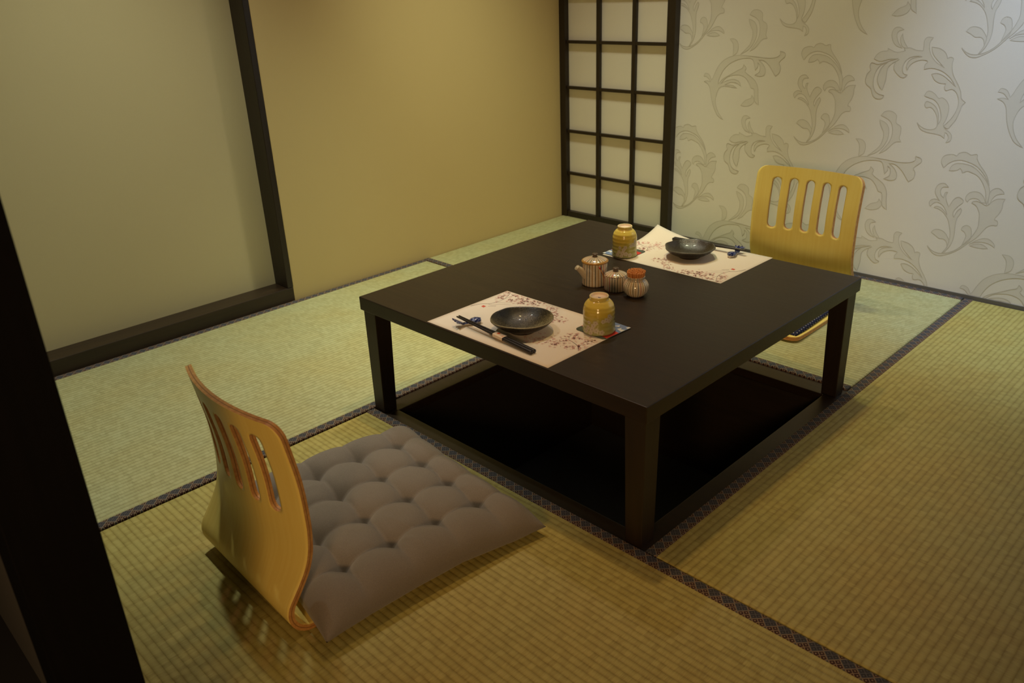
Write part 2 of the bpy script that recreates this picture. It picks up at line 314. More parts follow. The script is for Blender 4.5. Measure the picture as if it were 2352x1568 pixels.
MOTIF=[[[1140,744],[1131,759],[1130,773],[1137,784],[1151,789],[1163,790],[1173,787],[1179,796],[1192,801],[1203,800],[1215,794],[1225,797],[1233,797],[1235,784],[1246,767],[1260,751],[1272,735],[1280,718],[1285,703],[1275,722],[1262,739],[1247,754],[1232,764],[1212,771],[1192,775],[1176,773],[1163,768],[1150,758]],[[1158,737],[1162,751],[1171,760],[1183,764],[1202,764],[1222,760],[1239,751],[1257,736],[1272,720],[1283,703],[1289,688],[1290,663],[1287,642],[1283,660],[1279,680],[1272,697],[1262,714],[1247,730],[1230,738],[1213,742],[1200,735],[1195,744],[1190,749],[1184,743],[1174,739]],[[1291,683],[1296,692],[1307,699],[1318,698],[1328,691],[1332,684],[1320,682],[1310,677],[1302,666],[1298,651],[1293,643],[1290,658]],[[1299,650],[1306,659],[1318,666],[1338,668],[1334,656],[1334,638],[1330,623],[1321,606],[1319,598],[1327,596],[1331,588],[1328,580],[1315,579],[1302,571],[1292,555],[1283,539],[1270,522],[1253,505],[1236,486],[1218,470],[1196,457],[1177,449],[1157,451],[1141,464],[1131,476],[1147,463],[1167,457],[1190,460],[1214,472],[1232,488],[1249,511],[1261,528],[1270,547],[1276,568],[1275,591],[1272,612],[1264,628],[1256,637],[1244,642],[1247,647],[1257,650],[1271,647],[1288,640]],[[1230,643],[1223,652],[1225,665],[1235,676],[1251,680],[1265,676],[1276,665],[1284,648],[1271,648],[1262,656],[1248,658],[1236,653]],[[1181,459],[1192,479],[1196,498],[1197,525],[1191,551],[1181,577],[1163,598],[1146,607],[1131,610],[1139,615],[1154,612],[1168,600],[1176,590],[1172,602],[1160,619],[1145,628],[1130,626],[1119,612],[1114,623],[1118,633],[1131,639],[1146,634],[1135,647],[1127,662],[1128,678],[1136,690],[1152,694],[1166,683],[1150,682],[1143,671],[1146,656],[1156,646],[1158,663],[1166,667],[1162,654],[1166,639],[1177,618],[1183,634],[1191,649],[1203,655],[1216,648],[1217,639],[1205,625],[1195,609],[1194,596],[1198,587],[1204,607],[1214,620],[1218,612],[1213,595],[1208,584],[1207,560],[1209,534],[1208,510],[1201,486],[1189,466]],[[1136,524],[1144,534],[1158,538],[1176,533],[1189,519],[1197,504],[1194,483],[1190,499],[1180,508],[1164,508],[1150,517]],[[1228,549],[1232,561],[1243,566],[1254,561],[1259,549],[1261,533],[1258,517],[1246,503],[1238,497],[1243,516],[1245,532],[1238,544]],[[1259,504],[1276,519],[1292,529],[1310,533],[1324,527],[1334,516],[1336,507],[1323,515],[1306,519],[1288,518],[1272,513]],[[1262,500],[1278,509],[1294,512],[1306,508],[1317,501],[1301,498],[1282,498]],[[1473,848],[1459,855],[1446,854],[1438,844],[1437,829],[1444,811],[1457,798],[1476,792],[1464,804],[1456,819],[1453,834],[1458,844]],[[1471,836],[1466,821],[1470,806],[1478,795],[1495,791],[1483,806],[1474,822]],[[1389,756],[1398,771],[1413,780],[1430,782],[1430,790],[1443,784],[1462,778],[1488,784],[1482,790],[1500,793],[1522,786],[1543,785],[1543,800],[1542,816],[1550,826],[1568,825],[1560,813],[1561,793],[1571,770],[1589,751],[1616,736],[1596,754],[1575,776],[1568,797],[1590,794],[1606,786],[1616,775],[1620,763],[1628,768],[1638,764],[1637,747],[1641,727],[1650,708],[1664,688],[1676,666],[1682,645],[1696,634],[1687,624],[1683,605],[1677,582],[1666,562],[1656,549],[1643,557],[1659,577],[1671,601],[1676,625],[1673,645],[1663,664],[1648,672],[1632,667],[1626,677],[1628,688],[1610,689],[1593,697],[1580,715],[1597,718],[1618,711],[1638,697],[1659,680],[1640,705],[1614,724],[1590,732],[1572,733],[1555,729],[1555,742],[1562,751],[1558,756],[1540,757],[1520,750],[1508,739],[1501,724],[1498,735],[1501,750],[1515,762],[1543,768],[1525,769],[1504,763],[1491,750],[1486,732],[1491,714],[1505,709],[1496,701],[1482,703],[1463,720],[1458,733],[1461,749],[1472,757],[1454,746],[1442,735],[1437,722],[1437,693],[1430,657],[1418,670],[1409,691],[1412,713],[1420,732],[1437,748],[1414,737],[1400,715],[1396,688],[1402,661],[1416,646],[1439,640],[1432,630],[1415,629],[1401,639],[1391,661],[1375,673],[1369,689],[1373,708],[1383,720],[1378,733],[1384,744],[1405,739],[1432,748],[1468,760],[1436,756],[1412,749]],[[1568,647],[1575,660],[1586,662],[1601,654],[1613,642],[1625,644],[1639,635],[1648,620],[1650,597],[1646,575],[1641,560],[1650,547],[1662,540],[1672,528],[1671,512],[1658,504],[1664,519],[1659,532],[1650,537],[1651,518],[1639,526],[1620,530],[1597,532],[1574,540],[1559,561],[1570,551],[1587,543],[1608,542],[1622,551],[1622,569],[1616,589],[1603,607],[1591,613],[1581,610],[1574,619],[1577,629],[1589,628],[1606,618],[1616,605],[1624,582],[1624,558],[1631,577],[1626,603],[1615,624],[1600,637],[1584,642]],[[913,895],[925,909],[946,911],[964,899],[966,875],[983,864],[986,845],[984,826],[991,814],[974,812],[960,799],[946,782],[924,767],[942,792],[955,815],[959,841],[954,867],[941,883]],[[911,880],[931,872],[943,858],[947,838],[945,815],[934,792],[916,772],[886,756],[904,772],[922,792],[930,815],[930,838],[923,851],[916,864]],[[906,752],[866,751],[831,741],[803,721],[786,696],[774,668],[768,657],[756,677],[739,682],[732,671],[748,668],[764,651],[749,654],[733,651],[750,644],[762,628],[768,603],[776,575],[789,547],[805,525],[830,511],[809,534],[796,558],[790,583],[793,605],[802,627],[822,638],[880,634],[859,643],[826,642],[850,653],[879,652],[898,641],[886,659],[861,665],[833,658],[809,646],[832,670],[860,680],[888,682],[913,674],[931,654],[940,638],[952,635],[956,618],[960,591],[978,577],[972,609],[969,639],[957,662],[941,675],[911,694],[914,708],[903,720],[898,707],[879,698],[848,681],[820,666],[797,644],[801,665],[818,698],[844,722],[876,737],[907,743],[937,741],[949,716],[952,701],[962,717],[959,730],[970,720],[970,697],[952,684],[975,681],[992,688],[993,708],[979,727],[962,739],[985,737],[1010,718],[1027,696],[1036,685],[1050,697],[1053,717],[1046,733],[1066,753],[1065,766],[1046,772],[1047,759],[1030,749],[996,746],[957,749]],[[902,571],[920,590],[943,600],[946,612],[958,594],[946,576],[922,569]],[[837,810],[858,809],[871,798],[875,781],[870,761],[854,750],[855,770],[851,794]]]
PRINT_LINES=[[[[6,132],[13,152],[19,162],[29,170],[35,182],[37,195],[37,208],[35,220],[29,235],[21,251],[19,257]],14],[[[35,214],[36,227],[38,235],[38,246]],8],[[[31,168],[42,170],[51,182],[63,193],[76,199]],8],[[[34,183],[47,195],[60,203],[62,213],[61,221]],7],[[[36,212],[25,224],[16,227]],6],[[[29,235],[26,243],[17,252]],6],[[[376,103],[360,119],[339,128],[319,133],[305,127]],16],[[[319,133],[319,119],[308,106],[291,103],[274,93],[258,88]],8],[[[363,119],[359,142],[352,155]],8],[[[365,116],[373,119],[374,128]],6],[[[320,136],[310,151],[307,165]],6],[[[185,226],[169,240],[172,252]],6],[[[211,194],[223,195],[237,207]],6]]
PRINT_CLUSTERS=[[[17,218],[7,6],[-10,9]],[[20,229],[4,4],[-7,6]],[[56,221],[6,5],[-8,8]],[[10,253],[6,5],[-6,6]],[[43,249],[9,7],[-10,10]],[[62,244],[11,8],[-12,12]],[[80,240],[10,9],[-12,12]],[[74,225],[11,9],[-8,8]],[[95,246],[12,9],[-11,12]],[[115,247],[11,10],[-12,12]],[[134,249],[10,8],[-8,8]],[[171,245],[7,5],[-7,8]],[[194,224],[6,5],[-7,7]],[[214,204],[6,5],[-10,12]],[[233,207],[9,8],[-8,10]],[[99,228],[16,12],[-6,6]],[[255,81],[7,6],[-11,11]],[[272,91],[11,10],[-13,14]],[[293,101],[11,9],[-15,16]],[[301,120],[12,9],[-14,16]],[[321,121],[9,7],[-10,11]],[[316,152],[11,9],[-10,11]],[[331,153],[9,7],[-10,11]],[[356,105],[11,9],[-9,11]],[[371,117],[7,6],[-8,9]],[[363,141],[9,8],[-9,11]],[[368,161],[9,7],[-9,11]],[[318,95],[9,8],[-7,8]]]
PRINT_SEAL=[[28, 146], [27, 155], [37, 154], [38, 145]]
PRINT_TEXT=[[41, 159], [53, 170]]
# ------------------------------------------------------------------ room shell
ZC = 2.4
def quad(bm, pts, mi=0):
    f = bm.faces.new([bm.verts.new(p) for p in pts]); f.material_index = mi; return f
# floor slab with the pit opening, and pit floor
o = to_obj('floor', boxes((-.12, .900, -2.8, .1, -.5, -.05), (1.812, 2.85, -2.8, .1, -.5, -.05), (.9, 1.812, -2.8, -1.812, -.5, -.05), (.9, 1.812, -.89, .1, -.5, -.05),
    (.9, 1.812, -1.812, -.89, -.5, -.40)), M['pit_floor']); struct(o)
o = to_obj('floor_outside', boxes((-.5, 3.6, -5.2, -2.8, -.5, -.25)), M['pit_floor']); struct(o)
# lining of the sunken pit
o = to_obj('wall_pit', boxes((.9, .9599, -1.812, -.89, -.40, -.03), (1.7651, 1.812, -1.812, -.89, -.40, -.03), (.9599, 1.7651, -1.812, -1.7675, -.40, -.03), (.9599, 1.7651, -.9555, -.89, -.40, -.03)), M['pit']); struct(o)
# dark wooden frame round the pit, mitre free boards
bm = boxes((.9065, .9615, -1.8065, -.897, -.03, -.004), (1.7645, 1.8060, -1.8065, -.897, -.03, -.004), (.9615, 1.7645, -1.8065, -1.7665, -.03, -.004), (.9615, 1.7645, -.956, -.897, -.03, -.004))
o = to_obj('trim_1', bm, M['dark_wood'], bevel=.0015); struct(o)
# left wall: plain part and the part over the framed recess
WY0, WY1 = -2.62, -1.5045
o = to_obj('wall_left', boxes((-.12, 0, WY1, .1, -.05, ZC), (-.12, 0, -2.8, WY0, -.05, ZC), (-.12, 0, WY0, WY1, 1.95, ZC)), M['left_wall']); struct(o)
d1 = empty('door_1', (0, (WY0+WY1)/2, 0)); struct(d1)
yc = (WY0+WY1)/2
bm = boxes((-.095, .004, WY0, WY1-.0, 0.0, .052)); o = to_obj('door_sill', bm, M['dark_wood_y'], d1, loc=(0, -yc, 0), bevel=.002)
bm = boxes((-.095, .004, WY1-.022, WY1+.001, .052, 1.93)); to_obj('door_jamb', bm, M['dark_wood_z'], d1, loc=(0, -yc, 0), bevel=.002)
bm = boxes((-.095, .004, WY0, WY0+.022, .052, 1.93)); to_obj('door_jamb', bm, M['dark_wood_z'], d1, loc=(0, -yc, 0), bevel=.002)
bm = boxes((-.095, .004, WY0, WY1, 1.93, 1.955)); to_obj('door_head', bm, M['dark_wood_y'], d1, loc=(0, -yc, 0), bevel=.002)
bm = boxes((-.11, -.083, WY0+.022, WY1-.022, .052, 1.93)); to_obj('door_panel', bm, M['panel'], d1, loc=(0, -yc, 0))
# back wall with scrolling leaf wall paper
bm = boxes((-.12, 2.9, 0, .12, -.05, ZC))
pat = bmesh.new()
for i in range(-1, 5):
    for j in range(-2, 4):
        dx, dz = i*.5255, -i*.3205 + j*.641
        for pi_, poly in enumerate(MOTIF):
            q = [(p[0]*.001+dx, p[1]*.001+dz) for p in poly]
            if max(p[0] for p in q) < .6 or min(p[0] for p in q) > 2.75 or max(p[1] for p in q) < 0 or min(p[1] for p in q) > 1.75: continue
            sm = smooth_closed(q, 3)
            tr = tessellate_polygon([[Vector((p.x, p.y, 0)) for p in sm]])
            vs = [pat.verts.new((p.x, -.00015-.000008*pi_, p.y)) for p in sm]
            for t in tr:
                try: pat.faces.new([vs[k] for k in t]).material_index = 1
                except ValueError: pass
            ribbon(pat, sm, .0020, lambda p, c_=[0]: (c_.__setitem__(0, c_[0]+1), (p.x, -.0004-.0000008*c_[0], p.y))[1], 2, True)
for co, no in (((.612, 0, 0), (-1, 0, 0)), ((2.7, 0, 0), (1, 0, 0)), ((0, 0, .013), (0, 0, -1)), ((0, 0, 1.75), (0, 0, 1))):
    bmesh.ops.bisect_plane(pat, geom=pat.verts[:]+pat.edges[:]+pat.faces[:], plane_co=co, plane_no=no, clear_outer=True)
for f in pat.faces:
    f.normal_update()
    if f.normal.y > 0: f.normal_flip()
me = bpy.data.meshes.new('tmp'); pat.to_mesh(me); pat.free(); bm.from_mesh(me); bpy.data.meshes.remove(me)
o = to_obj('wall_back', bm, [M['damask_ground'], M['damask_fill'], M['damask_line']], smooth='keep')
for p in o.data.polygons: p.use_smooth = False
struct(o)
o = to_obj('baseboard_back', boxes((.611, 2.7, -.004, 0, -.01, .011)), M['sealant']); struct(o)
o = to_obj('wall_right', boxes((2.7, 2.82, -2.8, 0, -.05, ZC)), M['damask_ground']); struct(o)
o = to_obj('ceiling', boxes((-.12, 2.9, -2.8, .12, ZC, ZC+.08)), M['ceiling']); struct(o)
# front wall left of the doorway and its near black jamb
o = to_obj('wall_front', boxes((.92, 1.595, -2.75, -2.72, -.25, ZC), (-.12, .83, -2.75, -2.72, -.25, ZC)), M['outer']); struct(o)
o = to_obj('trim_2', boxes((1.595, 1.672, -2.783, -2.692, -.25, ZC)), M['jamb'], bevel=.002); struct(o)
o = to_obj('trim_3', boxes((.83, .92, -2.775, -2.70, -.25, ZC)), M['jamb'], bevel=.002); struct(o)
# shoji lattice in the corner
w1 = empty('window_1', (.305, -.012, 0)); struct(w1)
def wpart(name, *bs, mat_=None, bev=.001):
    return to_obj(name, boxes(*[(b[0]-.305, b[1]-.305, b[2]+.012, b[3]+.012, b[4], b[5]) for b in bs]), mat_ or M['dark_wood_z'], w1, bevel=bev)
ZT = 1.95
wpart('paper_pane', (.02, .595, -.008, -.002, .012, ZT-.01), mat_=M['shoji'], bev=0)
wpart('window_frame', (0.0005, .034, -.034, -.0005, 0, ZT), (.572, .6105, -.034, -.0005, 0, ZT), (.034, .572, -.030, -.0005, 0, .026), (.034, .572, -.030, -.0005, ZT-.03, ZT))
for xc in (.2150, .4045): wpart('lattice_bar', (xc-.009, xc+.009, -.0265, -.010, .026, ZT-.03))
k = 0
while .2065+k*.1935 < ZT-.05:
    zc = .2065+k*.1935; wpart('lattice_bar', (.034, .572, -.025, -.010, zc-.0065, zc+.0065)); k += 1

# ------------------------------------------------------------------ tatami mats
def tatami(L, Wd, cx, cy, rz, label, binds, mt='rush'):
    r = empty('tatami_mat', (cx, cy, 0), rz); tag(r, label, 'tatami mat', 'tatami mats round the sunken pit')
    bm = boxes((-L/2, L/2, -Wd/2+.002, Wd/2-.002, -.05, -.0006)); to_obj('woven_surface', bm, M[mt], r, bevel=.006, seg=3)
    for s in binds:
        y0, y1 = (Wd/2-.028, Wd/2) if s > 0 else (-Wd/2, -Wd/2+.028)
        bm = boxes((-L/2+.0005, L/2-.0005, y0, y1, -.0495, .0009)); to_obj('cloth_binding', bm, M['binding'], r, bevel=.003, seg=2)
    return r
tatami(1.795, .901, .4535, -1.795, PI/2, 'straw coloured tatami mat in front of the dark framed recess, left of the pit', (1, -1))
tatami(1.800, .892, .9030, -.449, 0, 'tatami mat along the patterned back wall, under the seat of the far chair', (1, -1))
tatami(1.800, .890, 2.2515, -.9065, PI/2, 'tatami mat right of the sunken pit, with nothing standing on it', (1, -1), 'rush_warm_light')
tatami(1.790, .888, 1.8035, -2.2525, 0, 'tatami mat nearest the camera, under the grey tufted cushion', (1, -1), 'rush_warm_light')

# ------------------------------------------------------------------ low table
TX, TY, TH = 1.3526, -1.3576, .3218
tb = empty('low_table', (TX, TY, -.004)); tag(tb, 'low square dark brown wooden table standing over the sunken pit', 'table')
hx, hy = .450, .453
bm = boxes((-hx, hx, -hy, hy, .2895, TH+.004)); to_obj('tabletop', bm, M['dark_wood_top'], tb, bevel=.0022, seg=3)
for sx in (-1, 1):
    for sy in (-1, 1):
        bm = bmesh.new(); X, Y = sx*(hx-.006), sy*(hy-.006)
        def ring(z, w): return [bm.verts.new((x, y, z)) for x, y in ((X, Y), (X-sx*w, Y), (X-sx*w, Y-sy*w), (X, Y-sy*w))]
        r0, r1, r2 = ring(0, .041), ring(.235, .0465), ring(.2895, .048)
        for a, b in ((r0, r1), (r1, r2)):
            for i in range(4): bm.faces.new((a[i], a[(i+1) % 4], b[(i+1) % 4], b[i]))
        bm.faces.new(r0[::-1]); bm.faces.new(r2)
        to_obj('leg', bm, M['dark_wood_z'], tb, bevel=.0015)

# ------------------------------------------------------------------ bent plywood floor chairs
HW = .187
# centre-line profile (y forward, z up) from seat front to top of back
prof = [(.405, .0125), (.36, .0098), (.30, .0078), (.20, .0065), (.10, .0065), (.055, .0068)]
cx_, cz_, rr = .042, .0485, .042
for i in range(1, 10):
    a = -PI/2 - i/9*math.radians(128); prof.append((cx_+rr*math.cos(a), cz_+rr*math.sin(a)))
prof += [(.026, .098), (.046, .128), (.060, .160), (.067, .195), (.068, .225), (.064, .265), (.057, .31), (.048, .36), (.038, .42)]
def spline(P, per=6):
    out = []
    for i in range(len(P)-1):
        p0, p1, p2, p3 = P[max(i-1, 0)], P[i], P[i+1], P[min(i+2, len(P)-1)]
        for j in range(per):
            t = j/per; out.append(tuple(.5*((2*p1[k])+(-p0[k]+p2[k])*t+(2*p0[k]-5*p1[k]+4*p2[k]-p3[k])*t*t+(-p0[k]+3*p1[k]-3*p2[k]+p3[k])*t**3) for k in (0, 1)))
    out.append(tuple(P[-1])); return out
PR = spline(prof); AC = [0]
for a, b in zip(PR, PR[1:]): AC.append(AC[-1]+math.hypot(b[0]-a[0], b[1]-a[1]))
SL = AC[-1]
def at_s(s):
    s = min(max(s, 0), SL); lo, hi = 0, len(AC)-1
    while hi-lo > 1:
        mid = (lo+hi)//2
        if AC[mid] <= s: lo = mid
        else: hi = mid
    t = (s-AC[lo])/max(AC[hi]-AC[lo], 1e-9); return PR[lo][0]+(PR[hi][0]-PR[lo][0])*t, PR[lo][1]+(PR[hi][1]-PR[lo][1])*t
def s_at_z(z):      # on the back
    s = SL
    while at_s(s)[1] > z and s > 0: s -= .0005
    return s
def shell(x, s):
    y, z = at_s(s); k = min(max((z-.03)/.19, 0), 1); k = k*k*(3-2*k)
    if s < SL*.5-.02 and z < .03: k = 0
    cv = .030*k*(1-(x/HW)**2) + .009*math.exp(-((z-.21)/.08)**2); return Vector((x, y-cv, z))
def hwid(s):
    e = min(s, SL-s); r = .03
    hw = HW
    if e < r: hw = HW - r + math.sqrt(max(r*r-(r-e)**2, 0))
    z = at_s(s)[1]; hw2 = 0
    if s > .45: hw2 = .006*math.exp(-((z-.17)/.07)**2)*0
    return hw-hw2
S_BEND = AC[[i for i, p in enumerate(PR) if p[0] <= .056][0]]
zs0, zs1 = .2235, .3855; ss0, ss1 = s_at_z(zs0), s_at_z(zs1)
SP, SWd = .0585, .0152          # slot pitch, slot half width
def mesh2d():
    """flat layout (x, s) with five capsule slots; returns verts and faces"""
    V, Fc, key = [], [], {}
    def v(x, s):
        k = (round(x, 5), round(s, 5))
        if k not in key: key[k] = len(V); V.append((x, s))
        return key[k]
    bx = [-2.5*SP+i*SP for i in range(6)]; m0, m1 = ss0-.016, ss1+.010
    nx, ns = 8, 20
    xs_slot = []
    for b0 in bx[:-1]: xs_slot += [b0+SP*i/nx for i in range(nx)]
    xs_slot.append(bx[-1])
    side = [-HW+(bx[0]+HW)*i/5 for i in range(5)]
    XS = side+xs_slot+[-q for q in side[::-1]]
    srow = [m0+(m1-m0)*i/ns for i in range(ns+1)]
    low = []
    s = 0
    while s < m0-.004:
        low.append(s); s += (.003 if s < .03 else .008)
    low = [q for q in low if abs(q-S_BEND) > .004]+[S_BEND]; low.sort()
    rem = SL-m1; high = [m1+rem*(1-(1-i/14)**2) for i in range(15)]
    rows = low+srow
    def grid(rws, xa):
        for a, b in zip(rws, rws[1:]):
            for p, q in zip(xa, xa[1:]): Fc.append((v(p, a), v(q, a), v(q, b), v(p, b)))
    grid(low+[m0], XS); grid(high, XS)
    grid(srow, side+[bx[0]]); grid(srow, [bx[-1]]+[-q for q in side[::-1]])
    for i in range(5):
        xc = bx[i]+SP/2; b0 = bx[i]
        outer = [(b0+SP*j/nx, m0) for j in range(nx)]+[(b0+SP, srow[j]) for j in range(ns)]+[(b0+SP-SP*j/nx, m1) for j in range(nx)]+[(b0, srow[ns-j]) for j in range(ns)]
        inner = []
        for (ox, os_) in outer:
            # nearest direction mapping on to the capsule
            cs = min(max(os_, ss0+SWd), ss1-SWd); dx, ds = ox-xc, os_-cs
            if os_ <= m0+1e-9 or os_ >= m1-1e-9:
                base = ss0+SWd if os_ <= m0+1e-9 else ss1-SWd; sg = -1 if os_ <= m0+1e-9 else 1
                an = (ox-xc)/(SP/2)*math.radians(62); inner.append((xc+SWd*math.sin(an), base+sg*SWd*math.cos(an))); continue
            f = (os_-m0)/(m1-m0); sgx = 1 if ox > xc else -1
            # side points: spread from arc start to arc end
            arc = SWd*math.radians(28); st = (ss1-ss0-2*SWd); tot = 2*arc+st; q = f*tot
            if q < arc: an = math.radians(62)+q/SWd; inner.append((xc+sgx*SWd*math.sin(an), ss0+SWd-SWd*math.cos(an)))
            elif q > arc+st: an = math.radians(90)-(q-arc-st)/SWd; inner.append((xc+sgx*SWd*math.sin(an), ss1-SWd+SWd*math.cos(an)))
            else: inner.append((xc+sgx*SWd, ss0+SWd+(q-arc)))
        n_ = len(outer); rr_ = 3
        loops = [[v(o_[0]+(i_[0]-o_[0])*t/rr_, o_[1]+(i_[1]-o_[1])*t/rr_) for o_, i_ in zip(outer, inner)] for t in range(rr_+1)]
        for a, b in zip(loops, loops[1:]):
            for j in range(n_): Fc.append((a[j], a[(j+1) % n_], b[(j+1) % n_], b[j]))
    return V, Fc
V2, F2 = mesh2d()
TK = .0115
def build_shell(name, parent, faces, seam):
    bm = bmesh.new(); idx = sorted({i for f in faces for i in f}); top, bot, q1, q2 = {}, {}, {}, {}
    for i in idx:
        x, s = V2[i]; k = hwid(s)/HW; xx = x*k
        p = shell(xx, s); e = .0015; a = shell(xx+e, s)-shell(xx-e, s); b = shell(xx, min(s+e, SL))-shell(xx, max(s-e, 0)); nn = a.cross(b).normalized()
        top[i] = bm.verts.new(p+nn*TK/2); bot[i] = bm.verts.new(p-nn*TK/2)
    edges = {}
    for f in faces:
        a = bm.faces.new([top[i] for i in f]); a.smooth = True; b = bm.faces.new([bot[i] for i in f[::-1]]); b.smooth = True
        for j in range(len(f)):
            e = (f[j], f[(j+1) % len(f)]); edges[tuple(sorted(e))] = None if tuple(sorted(e)) in edges else e
    L = 7
    mid = {}
    def mv(i, k):
        if k == 0: return top[i]
        if k == L: return bot[i]
        if (i, k) not in mid: mid[(i, k)] = bm.verts.new(top[i].co.lerp(bot[i].co, k/L))
        return mid[(i, k)]
    for e in edges.values():
        if e is None: continue
        i, j = e
        if abs(V2[i][1]-seam) < 1e-6 and abs(V2[j][1]-seam) < 1e-6: continue
        for k in range(L):
            f = bm.faces.new((mv(i, k), mv(i, k+1), mv(j, k+1), mv(j, k))); f.material_index = 2 if k == 3 else 1
    return to_obj(name, bm, [M['ply'], M['ply_edge'], M['ply_line']], parent, smooth='keep')
def mats_fix(o):
    for p in o.data.polygons: p.use_smooth = p.material_index == 0
fs = [f for f in F2 if sum(V2[i][1] for i in f)/len(f) < S_BEND]; fb = [f for f in F2 if sum(V2[i][1] for i in f)/len(f) >= S_BEND]
ch = empty('floor_chair', (1.322, -2.4035, 0), -.036); ch.scale = (.955, 1, .985)
tag(ch, 'bent plywood legless chair with slotted back, seen from behind, grey cushion on it', 'chair', 'legless plywood chairs')
for nm, ff in (('seat', fs), ('backrest', fb)): mats_fix(build_shell(nm, ch, ff, S_BEND))
ch2 = copy_tree(ch); ch2.location = (1.373, -.312, 0); ch2.rotation_euler = (0, 0, PI+.011); ch2.scale = (.972, 1, 1.045)
ch2['label'] = 'bent plywood legless chair with slotted back, facing the table in front of the patterned wall'

# ------------------------------------------------------------------ tufted cushion
def cushion():
    n_ = 150; half = .262; halfy = .248; Tt = [-.153, -.051, .051, .153]
    rnd = random.Random(3)
    bm = bmesh.new(); T, Bv = {}, {}
    wr = [(rnd.uniform(-.2, .2), rnd.uniform(-.2, .2), rnd.uniform(0, PI), rnd.uniform(60, 120)) for _ in range(14)]
    for i in range(n_+1):
        for j in range(n_+1):
            u, w = -1+2*i/n_, -1+2*j/n_
            # edge spacing finer, outline pulled in between pointed corners
            x = half*u*(1-.055*(1-abs(w)**2.2)*abs(u)**3); y = halfy*w*(1-.055*(1-abs(u)**2.2)*abs(w)**3)
            ex, ey = 1-abs(u), 1-abs(w)
            env = (1-(1-min(ex/.27, 1))**2.2)**.55*(1-(1-min(ey/.27, 1))**2.2)**.55
            cell = .102
            fx = abs(math.sin(PI*(x+.051)/cell)); fy = abs(math.sin(PI*(y+.051)/cell))
            dx = min(abs(x-t) for t in Tt); dy = min(abs(y-t) for t in Tt); d = math.hypot(dx, dy)
            inx = abs(y) < .1675; iny = abs(x) < .1675
            gx = math.exp(-(dx/.0095)**1.35)*(1 if abs(y) < .1575 else math.exp(-((abs(y)-.1575)/.05)**2))
            gy = math.exp(-(dy/.0095)**1.35)*(1 if abs(x) < .1575 else math.exp(-((abs(x)-.1575)/.05)**2))
            puff = (min(fx, 1)*min(fy, 1))**.5
            h = .058*env + .010*env*(puff-.5) - .0055*max(gx, gy)*env - .030*math.exp(-(d/.019)**1.3)*env
            for (a, b, th, k) in wr:
                q = (x-a)*math.cos(th)+(y-b)*math.sin(th); p = -(x-a)*math.sin(th)+(y-b)*math.cos(th)
                h += .0016*math.exp(-(p/.035)**2)*math.exp(-(q/.007)**2)*env
            zb = .0 - .018*env*(.6+.4*puff); 
            T[i, j] = (x, y, h+.018); Bv[i, j] = (x, y, .018+zb+.0)
    vt = {k: bm.verts.new(p) for k, p in T.items()}
    vb = {k: (vt[k] if (k[0] in (0, n_) or k[1] in (0, n_)) else bm.verts.new(p)) for k, p in Bv.items()}
    for i in range(n_):
        for j in range(n_):
            bm.faces.new((vt[i, j], vt[i+1, j], vt[i+1, j+1], vt[i, j+1])).smooth = True
            bm.faces.new((vb[i, j], vb[i, j+1], vb[i+1, j+1], vb[i+1, j])).smooth = True
    return bm
bm = cushion()
for v_ in bm.verts:      # droop from the seat board to the mat beyond it
    yy = v_.co.y; lift = .0115*(1-min(max((yy-.05)/.12, 0), 1)); v_.co.z += lift if abs(v_.co.x) < .3 else 0
o = to_obj('floor_cushion', bm, M['cushion'], smooth=True, loc=(1.342, -2.121, .0015)); o.rotation_euler = (0, 0, math.radians(-5.5))
tag(o, 'square grey brown tufted cushion lying on the seat of the nearest chair', 'cushion')
# flat dotted pad on the far chair
bm = bmesh.new(); n_ = 40; hx2, hy2 = .172, .158; g = {}
for i in range(n_+1):
    for j in range(n_+1):
        u, w = -1+2*i/n_, -1+2*j/n_; e = (1-abs(u)**6)*(1-abs(w)**6)
        g[i, j] = (u*hx2*(1-.02*abs(w)**4), w*hy2, .003+.012*max(e, 0)**.5+.0008*math.sin(u*19)*math.sin(w*17))
vt = {k: bm.verts.new(p) for k, p in g.items()}; vb = {k: (vt[k] if (k[0] in (0, n_) or k[1] in (0, n_)) else bm.verts.new((p[0], p[1], 0))) for k, p in g.items()}
for i in range(n_):
    for j in range(n_): bm.faces.new((vt[i, j], vt[i+1, j], vt[i+1, j+1], vt[i, j+1])); bm.faces.new((vb[i, j], vb[i, j+1], vb[i+1, j+1], vb[i+1, j]))
o = to_obj('seat_pad', bm, M['dotted'], smooth=True, loc=(1.3745, -.545, .0152)); o.rotation_euler = (0, 0, math.radians(2.5))
tag(o, 'thin navy blue seat pad with white dots on the far chair seat', 'seat pad')
